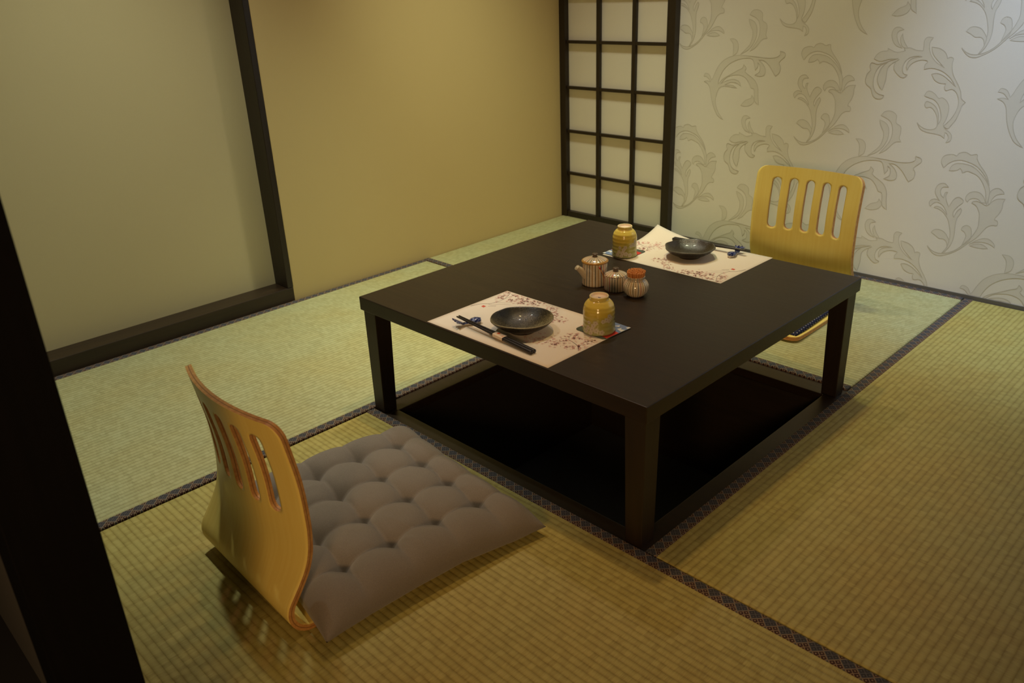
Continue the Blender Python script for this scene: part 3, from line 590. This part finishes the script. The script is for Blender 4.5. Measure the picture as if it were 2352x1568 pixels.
# ------------------------------------------------------------------ things on the table
ZTB = TH
PM = (.383, .263)
rp = random.Random(11)
def placemat(loc, rz, lift, label):
    bm = bmesh.new(); nx, ny = 24, 16; t = .0006
    def hz(x, y):
        if not lift: return 0
        q = math.hypot((PM[0]-x)/PM[0], (y)/PM[1])   # raised corner at local (max x, 0)
        return .028*max(0, 1-q/.50)**2
    G = {}
    for s in (0, 1):
        for i in range(nx+1):
            for j in range(ny+1):
                x, y = PM[0]*i/nx, PM[1]*j/ny; G[s, i, j] = bm.verts.new((x, y, hz(x, y)+s*t))
    for i in range(nx):
        for j in range(ny):
            bm.faces.new((G[1, i, j], G[1, i+1, j], G[1, i+1, j+1], G[1, i, j+1])).smooth = True
            bm.faces.new((G[0, i, j], G[0, i, j+1], G[0, i+1, j+1], G[0, i+1, j])).smooth = True
    for i in range(nx):
        for j in (0, ny): a, b = (i, i+1); bm.faces.new((G[0, a, j], G[0, b, j], G[1, b, j], G[1, a, j]))
    for j in range(ny):
        for i in (0, nx): bm.faces.new((G[0, i, j], G[0, i, j+1], G[1, i, j+1], G[1, i, j]))
    put = lambda p, e=.00012: (p.x, p.y, hz(p.x, p.y)+t+e)
    for pts, w in PRINT_LINES:
        q = spline([(a*.001, b*.001) for a, b in pts], 4); ribbon(bm, [Vector(p) for p in q], w*.00013, put, 1, taper=True)
    r_ = random.Random(5)
    def blossom(cx, cy, R, k):
        a0 = r_.uniform(0, 6.3)
        for p in range(5):
            a = a0+p*2*PI/5; c0 = Vector((cx+R*.55*math.cos(a), cy+R*.55*math.sin(a)))
            if r_.random() < .22: continue
            vs = [bm.verts.new(put(c0+Vector((R*.42*math.cos(t_), R*.30*math.sin(t_))), .00022)) for t_ in [i*PI/3 for i in range(6)]]
            bm.faces.new(vs).material_index = k
        for p in range(2):
            a = r_.uniform(0, 6.3); c0 = Vector((cx+R*.2*math.cos(a), cy+R*.2*math.sin(a)))
            vs = [bm.verts.new(put(c0+Vector((R*.17*math.cos(t_), R*.12*math.sin(t_))), .00032)) for t_ in [i*PI/2 for i in range(4)]]
            bm.faces.new(vs).material_index = 4
    for (c, a, b) in PRINT_CLUSTERS:
        c = Vector(c)*.001; a = Vector(a)*.001; b = Vector(b)*.001
        for _ in range(15):
            p = c+a*r_.gauss(0, .85)+b*r_.gauss(0, .85)
            if not (.004 < p.x < PM[0]-.004 and .004 < p.y < PM[1]-.004): continue
            blossom(p.x, p.y, r_.uniform(.0028, .0046), r_.choice((2, 3, 3)))
        for _ in range(3):
            p = c+a*r_.gauss(0, .7)+b*r_.gauss(0, .7); d = Vector((r_.uniform(-1, 1), r_.uniform(-1, 1))).normalized()*.005
            if not (.008 < p.x < PM[0]-.008 and .008 < p.y < PM[1]-.008): continue
            ribbon(bm, [p, p+d], .0006, put, 1)
    sp_ = [Vector(p)*.001 for p in PRINT_SEAL]; ce = sum(sp_, Vector((0, 0)))/4; bm.faces.new([bm.verts.new(put(p, .0003)) for p in sp_]).material_index = 5
    a, b = (Vector(p)*.001 for p in PRINT_TEXT)
    for k_ in range(6):      # small brush strokes beside the seal
        p = a.lerp(b, k_/5); ribbon(bm, [p+Vector((-.0012, .0008)), p+Vector((.0012, -.0005))], .0009, put, 1); ribbon(bm, [p+Vector((.0004, .0014)), p+Vector((-.0006, -.0014))], .0006, put, 1)
    o = to_obj('placemat', bm, [M['paper'], M['twig'], M['petal'], M['petal_pale'], M['petal_dark'], M['seal']], smooth='keep', loc=loc)
    o.rotation_euler = (0, 0, rz); tag(o, label, 'placemat', 'blossom printed paper placemats'); return o
placemat((1.1705, -1.8055, ZTB), 0, False, 'cream paper placemat printed with pink blossom at the near edge of the table')
placemat((1.5545, -.9000, ZTB), PI+.0, True, 'cream paper placemat printed with pink blossom at the far edge, one corner lifting')
ZP = ZTB+.0011
def coaster(loc, rz, label):
    bm = bmesh.new(); h = .0445; t = .0011; r = .009
    def outline():
        pts = []
        for (cx, cy, a0) in ((h, h, 0), (-h, h, 1), (-h, -h, 2), (h, -h, 3)):
            rr_ = .0008 if a0 == 0 else r
            sx, sy = (1 if cx > 0 else -1), (1 if cy > 0 else -1)
            for i in range(6): a = a0*PI/2+i/5*PI/2; pts.append((cx-sx*rr_+rr_*math.cos(a), cy-sy*rr_+rr_*math.sin(a)))
        return pts
    ol = outline(); a = [bm.verts.new((x, y, 0)) for x, y in ol]; b = [bm.verts.new((x, y, t)) for x, y in ol]
    bm.faces.new(a[::-1]); bm.faces.new(b)
    for i in range(len(ol)): bm.faces.new((a[i], a[(i+1) % len(ol)], b[(i+1) % len(ol)], b[i]))
    # printed colour fields (regions of the disc plane, clipped by hand)
    def field(pts, mi, e): bm.faces.new([bm.verts.new((x, y, t+e)) for x, y in pts]).material_index = mi
    field([(.0442, .003), (.0442, .0438), (-.036, .0442), (-.0438, .034), (-.0443, -.002), (0, .013)], 2, .0001)            # blue sea
    field([(.0443, -.0365), (.0443, .003), (0, .013), (-.0443, -.002), (-.0443, -.022), (0, -.032)], 1, .0002)   # red band
    field([(.026, .018), (.0435, .012), (.0435, .026), (.034, .022), (.030, .030)], 3, .0003); field([(.036, .036), (.0442, .034), (.0442, .0442), (.038, .0442)], 3, .0003); field([(.010, .026), (.022, .030), (.018, .038)], 3, .0003)
    o = to_obj('coaster', bm, [M['c_slate'], M['c_red'], M['c_blue'], M['c_white']], smooth='keep', loc=loc); o.rotation_euler = (0, 0, rz)
    tag(o, label, 'coaster', 'square printed coasters'); return o
coaster((1.5115, -1.5790, ZP-.0001), math.radians(-3), 'square blue, red and grey coaster under the near tea cup')
coaster((1.2095, -1.1115, ZP-.0001), PI+math.radians(1), 'square blue, red and grey coaster under the far tea cup')
# tea cups standing upside down
prof_c = [(.0335, .0), (.0362, .0004), (.0367, .004), (.0360, .010), (.0350, .020), (.0349, .030), (.0352, .040), (.0353, .048), (.0347, .055), (.0330, .062), (.0300, .0680), (.0262, .0722), (.0226, .0745), (.0212, .0756),
          (.0207, .0765), (.0212, .080), (.0212, .0835, 2), (.0205, .0845, 2), (.0185, .0845, 2), (.0178, .0835, 1), (.0172, .0800, 1), (.0150, .0785, 1), (.004, .0782, 1)]
def cup_r(z):
    P_ = [(p[0], p[1]) for p in prof_c[2:13]]
    for a, b in zip(P_, P_[1:]):
        if a[1] <= z <= b[1]: return a[0]+(b[0]-a[0])*(z-a[1])/(b[1]-a[1])
    return P_[0][0]
def cup():
    bm = bmesh.new(); lathe(bm, prof_c, 64); 
    lathe(bm, [(.0335, 0), (.0325, .002), (.031, .04), (.027, .062), (.010, .071)], 32, cap0=False)
    def flower(a0, z0, R, mi=3, heart=True):
        c = []
        for i in range(40):
            t = 2*PI*i/40; q = R*(.62+.38*abs(math.cos(2.5*t))**.7)*(1-.12*(abs(math.cos(2.5*t)) > .97)); c.append((q*math.cos(t+a0*7), q*math.sin(t+a0*7)))
        def pos(u, w, e=.00025): z = min(max(z0+w, .002), .074); r = cup_r(z)+e; a = a0+u/.0353; return bm.verts.new((r*math.cos(a), r*math.sin(a), z))
        ctr = pos(0, 0); inner = [pos(x*.5, y*.5) for x, y in c]; outer = [pos(x, y, .0002) for x, y in c]
        for i in range(40):
            j = (i+1) % 40
            for f in (bm.faces.new((ctr, inner[i], inner[j])), bm.faces.new((inner[i], outer[i], outer[j], inner[j]))): f.material_index = mi; f.smooth = True
        if heart:
            h = [pos(.0009*math.cos(k*PI/3), .0009*math.sin(k*PI/3), .0005) for k in range(6)]; bm.faces.new(h).material_index = 4
    for a, z, R in ((-1.32, .0145, .0068), (-1.24, .024, .0062), (-1.42, .0065, .0058), (-1.05, .0125, .0068), (-1.10, .0305, .0062), (-.72, .0085, .0068), (-.62, .034, .0056), (-.42, .037, .0062), (-.20, .045, .0058), (-.22, .034, .006), (-.05, .040, .0052), (-1.62, .018, .006), (-1.75, .009, .006),
                    (-1.55, .030, .005), (.9, .02, .006), (1.2, .03, .006), (1.9, .012, .006), (2.6, .025, .006)):
        flower(a, z, R)
    for x, y in ((-.002, .001), (.001, -.0005), (.0025, .001)):
        box(bm, x-.0009, x+.0009, y-.0014, y+.0014, .0780, .0787, 5)
    return bm
o = to_obj('tea_cup', cup(), [M['cup'], M['cup_foot'], M['cup_rim'], M['blossom'], M['blossom_heart'], M['blue_mark']], smooth='keep', loc=(1.5115, -1.5925, ZP+.0013)); o.rotation_euler = (0, 0, .0); o.scale = (1, 1, .98)
tag(o, 'yellow and green blossom tea cup turned upside down nearest the camera', 'cup', 'upturned tea cups')
c2 = copy_tree(o); c2.location = (1.2245, -1.1310, ZP+.0013); c2.scale = (.965, .965, 1.0); c2.rotation_euler = (0, 0, .25)
c2['label'] = 'yellow and green blossom tea cup turned upside down on the far placemat'
# plates
def plate(kind, loc, rz, label):
    bm = bmesh.new()
    def rf(r, z, a):
        k = max(0, (r-.03)/.044); 
        if kind == 0:
            q = 1+.035*math.cos(2*a)*k+.012*math.cos(5*a+1)*k-.05*k*math.exp(-((a-2.45)/.22)**2); dz = .0012*k*math.sin(3*a+.5)
        else:
            q = 1+.020*math.cos(8*a+.4)*k+.015*math.cos(3*a)*k; dz = .0010*k*math.cos(4*a)
        return r*q, z+dz*(1 if z > .012 else 0)
    outer = [(.0300, 0), (.0315, .0), (.0325, .0035), (.040, .0065), (.052, .013), (.063, .0215), (.0700, .0295), (.0722, .0325), (.0722, .0345), (.0705, .0352)]
    inner = [(.0680, .0332), (.062, .0265), (.052, .0185), (.040, .0125), (.028, .0092), (.014, .0080), (.002, .0078)]
    lathe(bm, outer+inner, 96, rf=rf, cap0=True)
    if kind == 1:   # faint spiral ridges in the bowl
        for v_ in bm.verts: pass
    o = to_obj('small_plate', bm, M['plate_a'] if kind == 0 else M['plate_b'], smooth='keep', loc=loc); o.rotation_euler = (0, 0, rz); tag(o, label, 'plate', 'dark glazed small plates'); return o
plate(0, (1.3785, -1.7005, ZP-.0003), math.radians(40), 'speckled black and sand coloured small plate on the near placemat').scale = (.95, .95, .92)
plate(1, (1.3720, -1.0290, ZP-.0003), math.radians(20), 'dark grey wavy edged small plate on the far placemat').scale = (.95, .95, .86)
# condiment set
def pot():
    r = empty('soy_sauce_pot', (1.3075, -1.3605, ZTB), 0); tag(r, 'tallest striped ceramic pot with a short spout beside the striped jars', 'sauce pot'); r.scale = (1, 1, .90)
    bm = bmesh.new(); lathe(bm, [(.030, 0), (.0328, .0015), (.0332, .006), (.0326, .02), (.0318, .045), (.0312, .064), (.0305, .066), (.028, .066)], 48); to_obj('body', bm, M['stripes'], r, smooth='keep')
    bm = bmesh.new(); lathe(bm, [(.029, .066), (.0340, .0665), (.0345, .069), (.033, .0712), (.0305, .0725)], 48, cap1=False)
    lid = to_obj('lid', bm, M['lid_rim'], r, smooth='keep')
    bm = bmesh.new(); lathe(bm, [(.0308, .0722), (.028, .0742), (.02, .0775), (.010, .0800), (.0075, .0805)], 48, cap0=False); to_obj('lid_top', bm, M['stripes_lid'], lid, smooth='keep')
    bm = bmesh.new(); lathe(bm, [(.0065, .0800), (.0058, .0830), (.0065, .0865), (.0078, .0885), (.0070, .0900), (.0040, .0895)], 24); to_obj('knob', bm, M['knob'], lid, smooth='keep')
    d = Vector((-.50, -.866, 0)) ; d = Vector((-.42, -.91, 0)).normalized()
    bm = bmesh.new(); p0 = d*.024+Vector((0, 0, .030)); p1 = d*.034+Vector((0, 0, .041)); p2 = d*.046+Vector((0, 0, .053)); p3 = d*.0505+Vector((0, 0, .057))
    tube(bm, [p0, p1, p2, p3], [.014, .0105, .0072, .0072], 24, caps=False)
    tube(bm, [p3, p3+(p3-p2).normalized()*.0006, p3-(p3-p2).normalized()*.006], [.0072, .0048, .0040], 24, caps=False)
    q = p3-(p3-p2).normalized()*.005; tube(bm, [q, q-(p3-p2).normalized()*.001], [.0043, .0043], 16, mi=1)
    to_obj('spout', bm, [M['spout'], M['hole']], r, smooth='keep')
pot()
def jar():
    r = empty('mustard_jar', (1.3745, -1.3605, ZTB), .6); tag(r, 'short striped ceramic jar with lid and spoon slot, middle of the condiment set', 'jar')
    bm = bmesh.new(); lathe(bm, [(.026, 0), (.0285, .0015), (.0288, .006), (.0284, .020), (.0283, .036), (.0278, .0385), (.0262, .0385), (.0258, .030)], 48, cap1=False); lathe(bm, [(.0258, .030), (.02, .0298)], 48, cap0=False); to_obj('body', bm, M['stripes'], r, smooth='keep')
    bm = bmesh.new(); nt = math.radians(222-34)
    def rf(rr_, z, a):
        dd = abs((a-nt+PI) % (2*PI)-PI); return (rr_*(1-.20*math.exp(-(dd/.17)**2)) if rr_ > .018 else rr_), z
    lathe(bm, [(.024, .0385), (.0278, .0388), (.0282, .0402), (.0268, .0415), (.020, .0450), (.010, .0478), (.0072, .0484)], 64, rf=rf); lid = to_obj('lid', bm, M['stripes_lid'], r, smooth='keep')
    bm = bmesh.new(); lathe(bm, [(.0068, .0480), (.0062, .0505), (.0070, .0540), (.0078, .0560), (.0066, .0572), (.0035, .0566)], 24); to_obj('knob', bm, M['knob'], lid, smooth='keep')
jar()
sp = empty('condiment_spoon', (1.3555, -1.3810, ZTB+.030)); tag(sp, 'tiny wooden spoon with a red tip sticking out of the short striped jar', 'spoon')
bm = bmesh.new(); tube(bm, [(0.0, 0.0, .001), (-.0045, -.0035, .014), (-.0085, -.0062, .024)], [.0017, .0014, .0013], 8); to_obj('handle', bm, M['spoon'], sp, smooth='keep')
bm = bmesh.new(); tube(bm, [(-.0085, -.0062, .0238), (-.0102, -.0073, .0285), (-.0106, -.0076, .0295)], [.0017, .0020, .0012], 8); to_obj('tip', bm, M['spoon_tip'], sp, smooth='keep')
bm = bmesh.new(); lathe(bm, [(.016, 0), (.0190, .0008), (.0250, .0050), (.0300, .0120), (.0320, .0200), (.0312, .0275), (.0270, .0345), (.0222, .0385), (.0205, .0405), (.0208, .0430), (.0222, .0455), (.0218, .0468), (.0200, .0468), (.0190, .044), (.0188, .036), (.012, .030), (.002, .029)], 56)
o = to_obj('toothpick_holder', bm, M['stripes_grid'], smooth='keep', loc=(1.4395, -1.3630, ZTB)); o.scale = (1, 1, 1.08); tag(o, 'round checked ceramic pot holding toothpicks, rightmost of the condiment set', 'toothpick holder')
bm = bmesh.new(); tube(bm, [(0, 0, 0), (0, 0, .003), (0, 0, .029), (0, 0, .032)], [.0004, .00125, .00135, .0010], 6)
tp = to_obj('toothpick', bm, M['pick'], smooth='keep'); tag(tp, 'orange brown toothpick standing in the round checked pot', 'toothpick', 'toothpicks in the round checked pot')
r_ = random.Random(2); spots = [(0, 0)]
for ring_, cnt in ((.0027, 6), (.0054, 12), (.0081, 18), (.0107, 24), (.0133, 30), (.0158, 36)):
    for k in range(cnt): a = 2*PI*(k+.5*(cnt//6 % 2))/cnt+r_.uniform(-.05, .05); spots.append((ring_*math.cos(a), ring_*math.sin(a)))
for k, (x, y) in enumerate(spots):
    q = tp if k == 0 else tp.copy()
    if k: C.objects.link(q)
    rad = math.hypot(x, y)
    q.location = (1.4395+x, -1.3630+y, ZTB+.0318+r_.uniform(-.0008, .0012)+(.0025*r_.random() if rad < .011 else 0)); q.rotation_euler = (-.20*y/.016+r_.uniform(-.03, .03), .20*x/.016+r_.uniform(-.03, .03), 0)
# chopstick rests
def fish(loc, rz, label):
    """local +x is the head, tail fans up at -x"""
    bm = bmesh.new(); st = [(.0275, .0010, .0055, .0060), (.0262, .0050, .0065, .0055), (.0225, .0085, .0072, .0060), (.017, .0100, .0080, .0066), (.010, .0092, .0072, .0060), (.003, .0066, .0050, .0042), (-.003, .0048, .0042, .0034), (-.008, .0050, .0052, .0032), (-.012, .0068, .0072, .0028)]
    rings = []
    for x, w, zc, h in st: rings.append([bm.verts.new((x, w*math.cos(2*PI*k/20), max(zc+h*math.sin(2*PI*k/20), .0001))) for k in range(20)])
    for a, b in zip(rings, rings[1:]):
        for k in range(20): bm.faces.new((a[k], a[(k+1) % 20], b[(k+1) % 20], b[k])).smooth = True
    bm.faces.new(rings[0][::-1]); bm.faces.new(rings[-1])
    rt = to_obj('chopstick_rest', bm, M['fish'], smooth='keep', loc=loc); rt.rotation_euler = (0, 0, rz); tag(rt, label, 'chopstick rest', 'fish shaped chopstick rests')
    bm = bmesh.new(); ol = [(-.009, -.004), (-.016, -.0085), (-.0265, -.0125), (-.0235, -.0060), (-.0275, -.0020), (-.0225, .0005), (-.0280, .0050), (-.0240, .0075), (-.0262, .0128), (-.016, .0090), (-.009, .004)]
    up = lambda x: .006+(-.009-x)*.55
    a = [bm.verts.new((x, y, up(x))) for x, y in ol]; b = [bm.verts.new((x+.0006, y, up(x)+.0026)) for x, y in ol]
    bm.faces.new(a[::-1]); bm.faces.new(b)
    for i in range(len(ol)): bm.faces.new((a[i], a[(i+1) % len(ol)], b[(i+1) % len(ol)], b[i]))
    to_obj('tail_fin', bm, M['fish'], rt, smooth='keep', bevel=.0006)
    bm = bmesh.new(); 
    for s in (-1, 1): lathe(bm, [(.0003, .0098), (.0014, .0104), (.0003, .0112)], 8, cx=.0215, cy=s*.0062)
    to_obj('eye', bm, M['cup_foot'], rt, smooth='keep')
    return rt
fish((1.2610, -1.7600, ZP-.0003), math.radians(70), 'blue and white porcelain fish chopstick rest on the near placemat').scale = (1.22, 1.22, 1.05)
fish((1.4620, -.9420, ZP-.0003), math.radians(-85), 'blue and white porcelain fish chopstick rest on the far placemat').scale = (1.2, 1.2, 1.05)
def chopsticks(tip, butt, label, band=True):
    tip, butt = Vector(tip), Vector(butt); d = butt-tip; L = d.length
    r = empty('chopstick_pair', tip); tag(r, label, 'chopsticks', 'pairs of dark chopsticks'); r.rotation_mode = 'QUATERNION'
    x = d.normalized(); y = Vector((0, 0, 1)).cross(x).normalized(); z = x.cross(y); r.rotation_quaternion = Matrix((x, y, z)).transposed().to_quaternion()
    for s in (-1, 1):
        bm = bmesh.new(); rings = []
        for f, w in ((0, .0014), (.004, .0020), (.3, .0026), (.62, .0034), (.985, .0042), (1, .0038)):
            k = 1 if f > .35 else .75; ring = []
            for i in range(16):
                a = 2*PI*i/16; e = 4 if f > .3 else 2; c, q = math.cos(a), math.sin(a); m_ = (abs(c)**e+abs(q)**e)**(-1/e)
                ring.append(bm.verts.new((f*L, s*(.0030+.0013*f)+w*c*m_, w*q*m_)))
            rings.append(ring)
        for a, b in zip(rings, rings[1:]):
            for k in range(16): f_ = bm.faces.new((a[k], a[(k+1) % 16], b[(k+1) % 16], b[k])); f_.smooth = True
        bm.faces.new(rings[0][::-1]); bm.faces.new(rings[-1]); to_obj('chopstick', bm, M['chopstick'], r, smooth='keep')
    x0, x1 = L*.52, L*.645
    bm = bmesh.new(); rings = []
    for xx in (x0, x1):
        f = xx/L; w = .0040+.0002*f; ring = []
        for i in range(40):
            a = 2*PI*i/40; e = 5; c, q = math.cos(a), math.sin(a); m_ = (abs(c)**e+abs(q)**e)**(-1/e); ring.append(bm.verts.new((xx, (.0040+w+.0002)*c*m_, (w+.0002)*q*m_)))
        rings.append(ring)
    for k in range(40): bm.faces.new((rings[0][k], rings[0][(k+1) % 40], rings[1][(k+1) % 40], rings[1][k])).smooth = True
    tz = .00455
    cxm, cym = x0+.010, -.0005+.002; bm.faces.new([bm.verts.new((cxm+.0042*math.cos(t*PI/8), cym+.0036*math.sin(t*PI/8), tz)) for t in range(16)]).material_index = 1
    for k in range(3): q = x0+.020+k*.0028; bm.faces.new([bm.verts.new(p) for p in ((q, -.004, tz), (q+.0006, -.004, tz), (q+.0006, .004, tz), (q, .004, tz))]).material_index = 2
    for k in range(3):
        q = x1-.006; y0 = -.0052+k*.002; bm.faces.new([bm.verts.new(p) for p in ((q, y0, tz), (q+.0035, y0, tz), (q+.0035, y0+.0008, tz), (q, y0+.0008, tz))]).material_index = 1
    bm.normal_update(); to_obj('paper_band', bm, [M['band'], M['band_mark'], M['petal_pale']], r, smooth='keep')
    return r
chopsticks((1.2330, -1.7640, ZTB+.0170), (1.4860, -1.7775, ZTB+.0058), 'dark chopsticks with a paper band lying in front of the near plate')
chopsticks((1.4880, -.9310, ZTB+.0165), (1.2590, -.9420, ZTB+.0105), 'dark chopsticks lying behind the wavy edged far plate')
